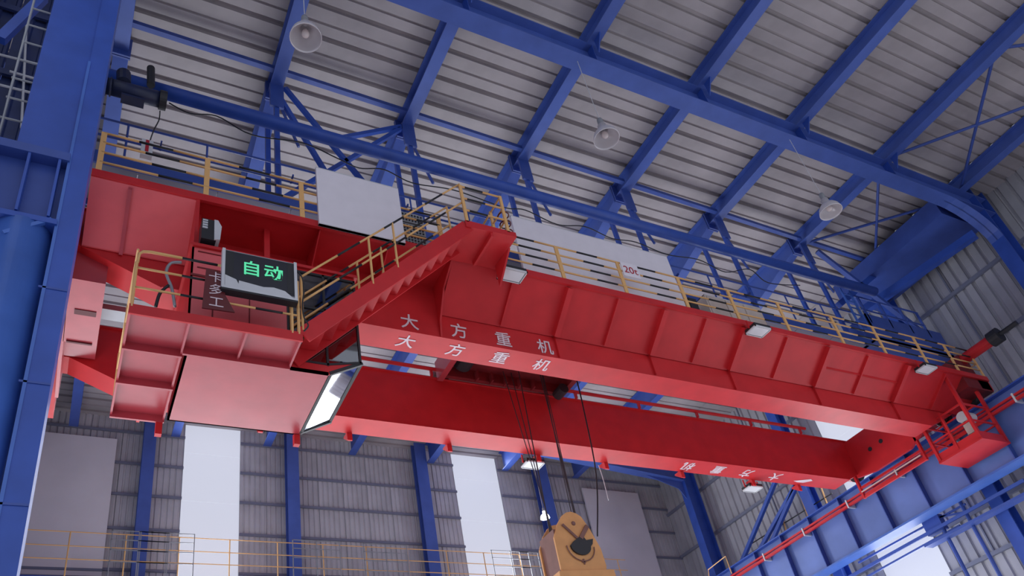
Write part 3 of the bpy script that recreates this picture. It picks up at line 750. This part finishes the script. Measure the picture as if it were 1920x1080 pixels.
# ---- things on the crane
def sheet_board(name, x0, x1, y, z0, z1, material, lab, cat, d=.06, ribs=0):
    p = empty(name, ((x0 + x1) / 2, y, z0))
    MB().box(x0, x1, y, y + d, z0, z1).build('panel', material, p)
    fr = MB()
    for z in (z0, z1 - .02): fr.box(x0, x1, y - .004, y + d + .004, z, z + .02)
    fr.build('edge_trim', LGREY, p)
    tag(p, lab, cat); return p
sheet_board('cover_board', 3.33, 5.03, 9.85, 12.86, 14.44, WHITE, 'large plain white cover board on the walkway railing, left of the stair', 'board')
sheet_board('cover_board', 8.02, 12.55, 10.3, 13.0, 15.13, WHITE, 'long white cover board behind the yellow railing, right of the stair landing', 'board')
p = sheet_board('control_cabinet', 13.35, 15.25, 10.3, 13.0, 14.05, CREAM, 'low cream cabinet behind the railing, right of the long white board', 'cabinet', .45)
for k in range(3): MB().box(13.4 + k * .62, 13.97 + k * .62, 10.28, 10.3, 13.05, 14.0).build('cabinet_door', CREAM, p)
p = empty('resistor_box', (5.5, 10.4, 13))
for k in range(4): MB().box(5.1, 5.75, 10.3, 10.8, 13.05 + k * .33, 13.33 + k * .33).build('resistor_bank', GREY, p)
mb = MB()
for k in range(4):
    for i in range(9):
        for j in range(3): mb.box(5.13 + i * .068, 5.165 + i * .068, 10.285, 10.3, 13.09 + k * .33 + j * .08, 13.125 + k * .33 + j * .08)
o = mb.build('perforation', DARK, p, kind='stuff')
tag(p, 'grey perforated resistor boxes stacked right of the white cover board', 'electrical box')
p = empty('travel_motor', (12.9, 10.5, 13))
MB().tube([(12.72, 10.5, 13.35), (13.2, 10.5, 13.35)], .2, 16).build('motor_body', DARK, p)
MB().box(12.8, 13.05, 10.35, 10.65, 13.5, 13.85).build('brake', DARK, p)
MB().box(12.7, 13.25, 10.3, 10.7, 13.02, 13.16).build('base', DARK, p)
tag(p, 'dark drive motor behind the railing between the white board and cream cabinet', 'motor')

# sign 20t
p = empty('sign_plate', (10.6, 9.9, 13.6))
MB().box(10.47, 10.95, 9.895, 9.915, 13.55, 13.98).build('plate', WHITE, p)
text_mesh('lettering', '20t', .30, TXTR, (10.71, 9.89, 13.76), (1, 0, 0), (0, 0, 1), p, ext=.002)
tag(p, 'small white capacity sign with red 20t on the walkway railing', 'sign')

# LED display
p = empty('led_display', (2.05, 8.95, 10.0))
MB().box(1.50, 2.60, 8.93, 9.03, 9.98, 10.76).build('housing', GREY, p)
MB().box(1.535, 2.565, 8.925, 8.93, 10.06, 10.74).build('screen', LED, p)
MB().box(1.535, 1.66, 8.922, 8.925, 10.12, 10.74).build('dark_glass', DARK, p)
MB().box(2.46, 2.565, 8.922, 8.925, 10.10, 10.74).build('dark_glass', DARK, p)
mb = MB().box(1.49, 1.535, 8.91, 9.0, 9.96, 10.77).box(2.565, 2.61, 8.91, 9.0, 9.96, 10.77).box(1.49, 2.61, 8.90, 9.0, 9.96, 10.0)
mb.build('frame', LGREY, p)
mb = MB().poly([(1.54, 8.921, 10.0), (2.56, 8.921, 10.0), (2.50, 8.921, 10.06), (2.42, 8.921, 10.13), (2.25, 8.921, 10.16), (2.1, 8.921, 10.13), (1.74, 8.921, 10.17), (1.735, 8.921, 10.1), (1.70, 8.921, 10.18), (1.54, 8.921, 10.24)], [tuple(range(10))])
mb.build('worn_film', LGREY, p)
text_mesh('led_lettering', '自', .31, LEDG, (1.92, 8.915, 10.46), (1, 0, 0), (0, 0, 1), p, ext=.002, offset=.003)
text_mesh('led_lettering', '动', .31, LEDG, (2.25, 8.915, 10.46), (1, 0, 0), (0, 0, 1), p, ext=.002, offset=.003)
MB().box(1.49, 2.61, 8.9, 9.03, 9.93, 9.965).build('base_bar', DARK, p)
tag(p, 'LED display box showing two green characters in front of the cabin', 'display')
p = empty('sign_board', (1.45, 8.96, 9.9))
pts = [(1.25, 9.56), (1.70, 9.58), (1.56, 9.88), (1.50, 10.3), (1.28, 10.34)]
MB().prism(pts, 'Y', 8.97, 8.99).build('board', DKRED, p)
for ch, x, z in (('卡', 1.42, 10.19), ('多', 1.43, 9.95), ('工', 1.44, 9.71)):
    text_mesh('lettering', ch, .22, TXT, (x, 8.965, z), (1, 0, 0), (0, 0, 1), p, ext=.002)
tag(p, 'dark red board with a column of white characters left of the LED display', 'sign')
# cable at the display
def cable(name, pts, r, lab, material=DARK, sub=6):
    P = [Vector(q) for q in pts]; out = []
    for i in range(len(P) - 1):
        a, b, c, d = P[max(0, i - 1)], P[i], P[i + 1], P[min(len(P) - 1, i + 2)]
        for k in range(sub):
            t = k / sub; out.append(.5 * ((2 * b) + (c - a) * t + (2 * a - 5 * b + 4 * c - d) * t * t + (3 * b - a - 3 * c + d) * t ** 3))
    out.append(P[-1])
    return tag(MB().tube(out, r, 6).build(name, material, smooth=True), lab, 'cable')
cable('cable', [at(553, 503, Y=8.97), at(566, 520, Y=8.97), at(570, 545, Y=8.97), at(567, 570, Y=8.97), at(570, 595, Y=8.97), at(578, 610, Y=8.97), at(570, 621, Y=8.98)], .012, 'black cable drooping down the right side of the LED display')
cable('cable', [at(340, 492, Y=9.75), at(320, 494, Y=9.75), at(312, 512, Y=9.75), at(322, 540, Y=9.75), at(328, 575, Y=9.75)], .025, 'grey hose looped beside the left wall of the cabin', GREY)
cable('cable', [at(316, 535, Y=9.72), at(300, 550, Y=9.72), at(292, 575, Y=9.72)], .025, 'thick black hose left of the cabin above the platform')
p = empty('air_conditioner', (1.42, 9.7, 11.9))
MB().box(1.27, 1.5, 9.62, 9.9, 11.62, 12.08).build('housing', DARK, p)
MB().prism([(1.47, 11.62), (1.56, 11.64), (1.58, 11.95), (1.52, 12.08), (1.46, 12.08)], 'Y', 9.6, 9.9).build('side_cover', LGREY, p)
for k in range(4): MB().box(1.28, 1.36, 9.6, 9.62, 11.85 + k * .055, 11.88 + k * .055).build('grille_bar', LGREY, p)
tag(p, 'small grey air conditioning unit on the cabin roof', 'air conditioner')

# floodlights under the walkway
def flood(x, y, z, lab):
    p = empty('floodlight', (x, y, z))
    MB().box(x - .26, x + .26, y - .17, y + .17, z, z + .1).build('housing', DARK, p)
    mb = MB().box(x - .27, x + .27, y - .18, y - .155, z - .015, z + .02).box(x - .27, x + .27, y + .155, y + .18, z - .015, z + .02).box(x - .27, x - .245, y - .18, y + .18, z - .015, z + .02).box(x + .245, x + .27, y - .18, y + .18, z - .015, z + .02)
    mb.build('rim', LGREY, p)
    MB().box(x - .23, x + .23, y - .14, y + .14, z - .008, z).build('glass', LENS, p)
    MB().bar((x - .28, y, z + .05), (x - .28, y, z + .28), .03, .03).bar((x + .28, y, z + .05), (x + .28, y, z + .28), .03, .03).build('bracket', RED, p)
    tag(p, lab, 'floodlight', 'floodlights under the crane'); return p
flood(7.32, 9.83, 12.62, 'square floodlight on the walkway edge just right of the stair landing')
flood(14.12, 9.83, 12.62, 'square floodlight on the walkway edge in the middle of the right half')
flood(20.4, 9.83, 12.62, 'square floodlight on the walkway edge nearest the right end')
flood(10.3, 14.85, 11.4, 'floodlight under the far girder beside the hoist ropes')
flood(17.9, 14.85, 11.4, 'floodlight under the far girder by the reversed lettering')

# trolley
tr_ = empty('trolley', (9.2, 12.7, 13.2))
MB().box(7.5, 11.0, 11.35, 14.3, 13.28, 13.42).build('deck', MACH, tr_)
for y in (11.45, 12.6, 13.75): MB().box(7.5, 11.0, y, y + .12, 13.0, 13.3).build('beam', MACH, tr_)
MB().box(7.45, 7.6, 11.4, 13.95, 12.95, 13.5).build('end_beam', RED2, tr_)
MB().box(10.9, 11.05, 11.4, 13.95, 13.0, 13.5).build('end_beam', MACH, tr_)
MB().tube([(8.9, 12.4, 13.8), (8.9, 14.0, 13.8)], .35, 20).build('drum', MACH, tr_)
MB().tube([(8.0, 12.2, 13.3), (8.0, 13.6, 13.3)], .25, 16).build('gearbox', DARK, tr_)
MB().tube([(10.75, 13.4, 12.9), (10.75, 13.75, 12.9)], .14, 16).build('sheave', DARK, tr_)
for x in (7.8, 10.7):
    for y in (11.3, 14.2): MB().tube([(x, y - .08, 13.36), (x, y + .08, 13.36)], .18, 16).build('wheel', DARK, tr_)
for k in range(5): MB().box(8.4 + k * .4, 8.44 + k * .4, 13.6, 13.8, 12.95, 13.2).build('rib', MACH, tr_)
tag(tr_, 'dark red hoist trolley on top between the two crane girders', 'trolley')

# hook block
hb = empty('hook_block', (9.4, 12.9, 8))
prof = [(9.18, 8.72), (9.30, 8.80), (9.42, 8.83), (9.55, 8.80), (9.66, 8.73), (9.80, 8.47), (9.97, 8.0), (10.0, 7.62), (9.96, 7.45), (9.0, 7.38), (8.86, 7.5), (8.86, 8.2), (9.02, 8.52)]
MB().prism(prof, 'Y', 12.58, 12.62).build('side_plate', ORANGE, hb, label='front orange side plate')
MB().prism(prof, 'Y', 13.2, 13.24).build('side_plate', ORANGE, hb)
MB().box(8.9, 9.0, 12.62, 13.2, 7.5, 8.4).build('inner_guard', BROWN, hb)
for k in range(4):
    y = 12.72 + k * .13
    MB().lathe([(.08, y - .04), (.42, y - .05), (.46, y - .055), (.40, y), (.46, y + .055), (.08, y + .04)], (9.42, 0, 8.1), 24, 'Y').build('sheave', BROWN, hb)
MB().prism([(8.75, 7.42), (10.1, 7.5), (10.15, 7.1), (9.9, 6.95), (8.9, 6.9), (8.72, 7.1)], 'Y', 12.5, 13.32).build('crosshead', ORANGE, hb)
pts = [(9.45, 12.9, 6.95), (9.45, 12.9, 6.6)] + [(9.45 + .38 * math.sin(a), 12.9, 6.2 + .38 * math.cos(a)) for a in [i * .35 for i in range(0, 14)]]
MB().tube(pts, .11, 12, .05).build('hook', DARK, hb, smooth=True)
# axle cover: black half disc with loop, strap marks
mb = MB(); arc = [(9.45 + .25 * math.cos(a), 8.02 + .2 * math.sin(a)) for a in [PI + i * PI / 10 for i in range(11)]]
mb.prism(arc + [(9.76, 8.08), (9.80, 8.2), (9.62, 8.16), (9.55, 8.27), (9.42, 8.2), (9.3, 8.12)], 'Y', 12.54, 12.58); mb.build('axle_cover', DARK, hb)
MB().tube([(9.45 + .34 * math.cos(a), 12.56, 8.02 + .33 * math.sin(a)) for a in [PI + i * PI / 12 for i in range(13)]], .012, 6).build('handle_loop', BROWN, hb)
MB().bar((9.12, 12.56, 8.5), (9.42, 12.56, 8.2), .03, .05).bar((9.74, 12.56, 8.5), (9.5, 12.56, 8.2), .05, .09).build('strap', BROWN, hb)
MB().lathe([(0, 12.55), (.035, 12.55), (.05, 12.57), (.05, 12.58)], (9.42, 0, 8.55), 14, 'Y').build('bolt', BROWN, hb)
MB().box(9.44, 9.47, 12.56, 12.58, 7.62, 7.74).box(9.40, 9.5, 12.56, 12.58, 7.66, 7.68).build('marking', BROWN, hb)
tag(hb, 'orange hook block hanging on wire ropes below the crane', 'hook block')
rp = empty('hoist_ropes', (9.5, 12.9, 11))
for x0, y0, x1, y1 in ((9.15, 13.6, 8.98, 12.75), (9.38, 13.6, 9.05, 12.9), (9.48, 13.4, 9.1, 13.05), (9.62, 13.6, 9.15, 13.1), (9.95, 13.2, 9.65, 12.72), (10.05, 13.2, 9.72, 12.85), (10.12, 13.4, 9.78, 12.95), (10.25, 13.5, 9.8, 13.1)):
    MB().tube([(x0, y0, 13.3), (x1, y1, 8.3)], .011, 5).build('wire_rope', ROPE, rp)
tag(rp, 'steel wire ropes running from the trolley down to the orange hook block', 'rope')
cable('cable', [(10.9, 13.0, 13.1), (10.85, 12.98, 12.0), (10.55, 12.8, 10.0), (9.98, 12.6, 8.3)], .018, 'black control cable hanging right of the hoist ropes down to the hook block')
cable('cable', [at(1122, 872, Y=14.8), at(1130, 895, Y=14.8), at(1141, 938, Y=14.8)], .01, 'short pale cord hanging from the underside of the far girder', LGREY)

# ---- high bay lamps
def lamp(x, y, z, lab, tilt=(0, 0, 0), zt=18.9, s=1.0, on=False):
    p = empty('high_bay_lamp', (x, y, z))
    pr = [(.055, .36), (.075, .34), (.075, .22), (.10, .18), (.17, .13), (.22, .06), (.245, -.02), (.25, -.06), (.262, -.06), (.262, -.05), (.255, -.02), (.23, .07), (.18, .15), (.11, .2), (.085, .23), (.085, .36), (0, .37)]
    mb = MB().lathe([(a * s, b * s) for a, b in pr], (x, y, z), 26); o = mb.build('reflector', LAMPON if on else REFL, p, smooth=True)
    MB().lathe([(0, .17 * s), (.04 * s, .15 * s), (.06 * s, .1 * s), (.065 * s, .04 * s), (.04 * s, 0), (0, -.01)], (x, y, z), 16).build('bulb', LAMPON if on else BULB, p, smooth=True)
    MB().lathe([(0, .56 * s), (.055 * s, .55 * s), (.06 * s, .5 * s), (.06 * s, .4 * s), (.05 * s, .36 * s)], (x, y, z), 16).build('ballast', GREY, p, smooth=True)
    MB().tube([(x, y, z + .54 * s), (x, y, zt)], .008, 5).build('cord', LGREY, p)
    tag(p, lab, 'lamp'); return p
lamp(2.62, 7.89, 15.45, 'round high bay lamp hanging nearest the left column', zt=18.3, s=1.1)
lamp(9.20, 7.9, 15.45, 'round high bay lamp hanging in the middle of the roof', zt=18.3, s=1.1)
lamp(16.1, 7.85, 15.45, 'round high bay lamp hanging at the right above the walkway', zt=18.3, s=1.1)
lamp(13.9, 20, 12.8, 'small lit lamp far back beside the hook block ropes', zt=19.4, on=True, s=.62)

# ---- festoon cable above the crane and the motor at its left end
F1 = [(317, 193), (357, 213), (407, 218), (473, 253), (567, 268), (633, 297), (673, 315), (720, 318), (773, 343), (853, 357), (945, 389), (985, 394), (1045, 421), (1097, 425), (1147, 447), (1192, 454), (1250, 477), (1310, 487), (1360, 510), (1405, 505), (1440, 530), (1500, 535)]
cable('festoon_cable', [at(*q, Y=11.0) for q in F1], .014, 'long thin black cable drooping along the blue gangway above the crane')
mo = empty('gear_motor', (.1, 10.1, 16))
def mp(px, py): return at(px, py, Y=10.3)
a, b = mp(196, 160), mp(312, 190)
MB().tube([a, b], .155, 22).build('motor_body', NAVY, mo, smooth=True)
for t in (0.0, .08, .97): MB().tube([a.lerp(b, t), a.lerp(b, t + .03)], .18, 22).build('flange', NAVY, mo)
MB().tube([a.lerp(b, .88), a.lerp(b, 1.0)], .185, 22).build('fan_cover', DARK, mo)
MB().tube([mp(283, 160), mp(283, 128)], .075, 14).build('brake_cylinder', DARK, mo)
MB().tube([mp(232, 155), mp(232, 138)], .13, 14).build('terminal_box', NAVY, mo)
MB().box(a.x + .3, a.x + .7, 10.2, 10.4, a.z - .25, a.z - .2).build('foot', NAVY, mo)
tag(mo, 'dark navy gear motor at the left end of the round tie beam', 'motor')
p = empty('pendant_box', tuple(at(275, 285, Y=10.6)))
c = at(275, 280, Y=10.6)
MB().box(c.x - .1, c.x + .1, 10.55, 10.65, c.z - .22, c.z + .22).build('box', LGREY, p)
MB().box(c.x - .03, c.x + .03, 10.54, 10.55, c.z - .12, c.z + .2).build('label_plate', TXTR, p)
tag(p, 'small white and red box behind the left end of the walkway railing', 'box')
cable('cable', [at(300, 208, Y=10.4), at(298, 225, Y=10.45), at(288, 245, Y=10.5), at(280, 268, Y=10.6)], .012, 'black cable hanging from the gear motor to the small white box')
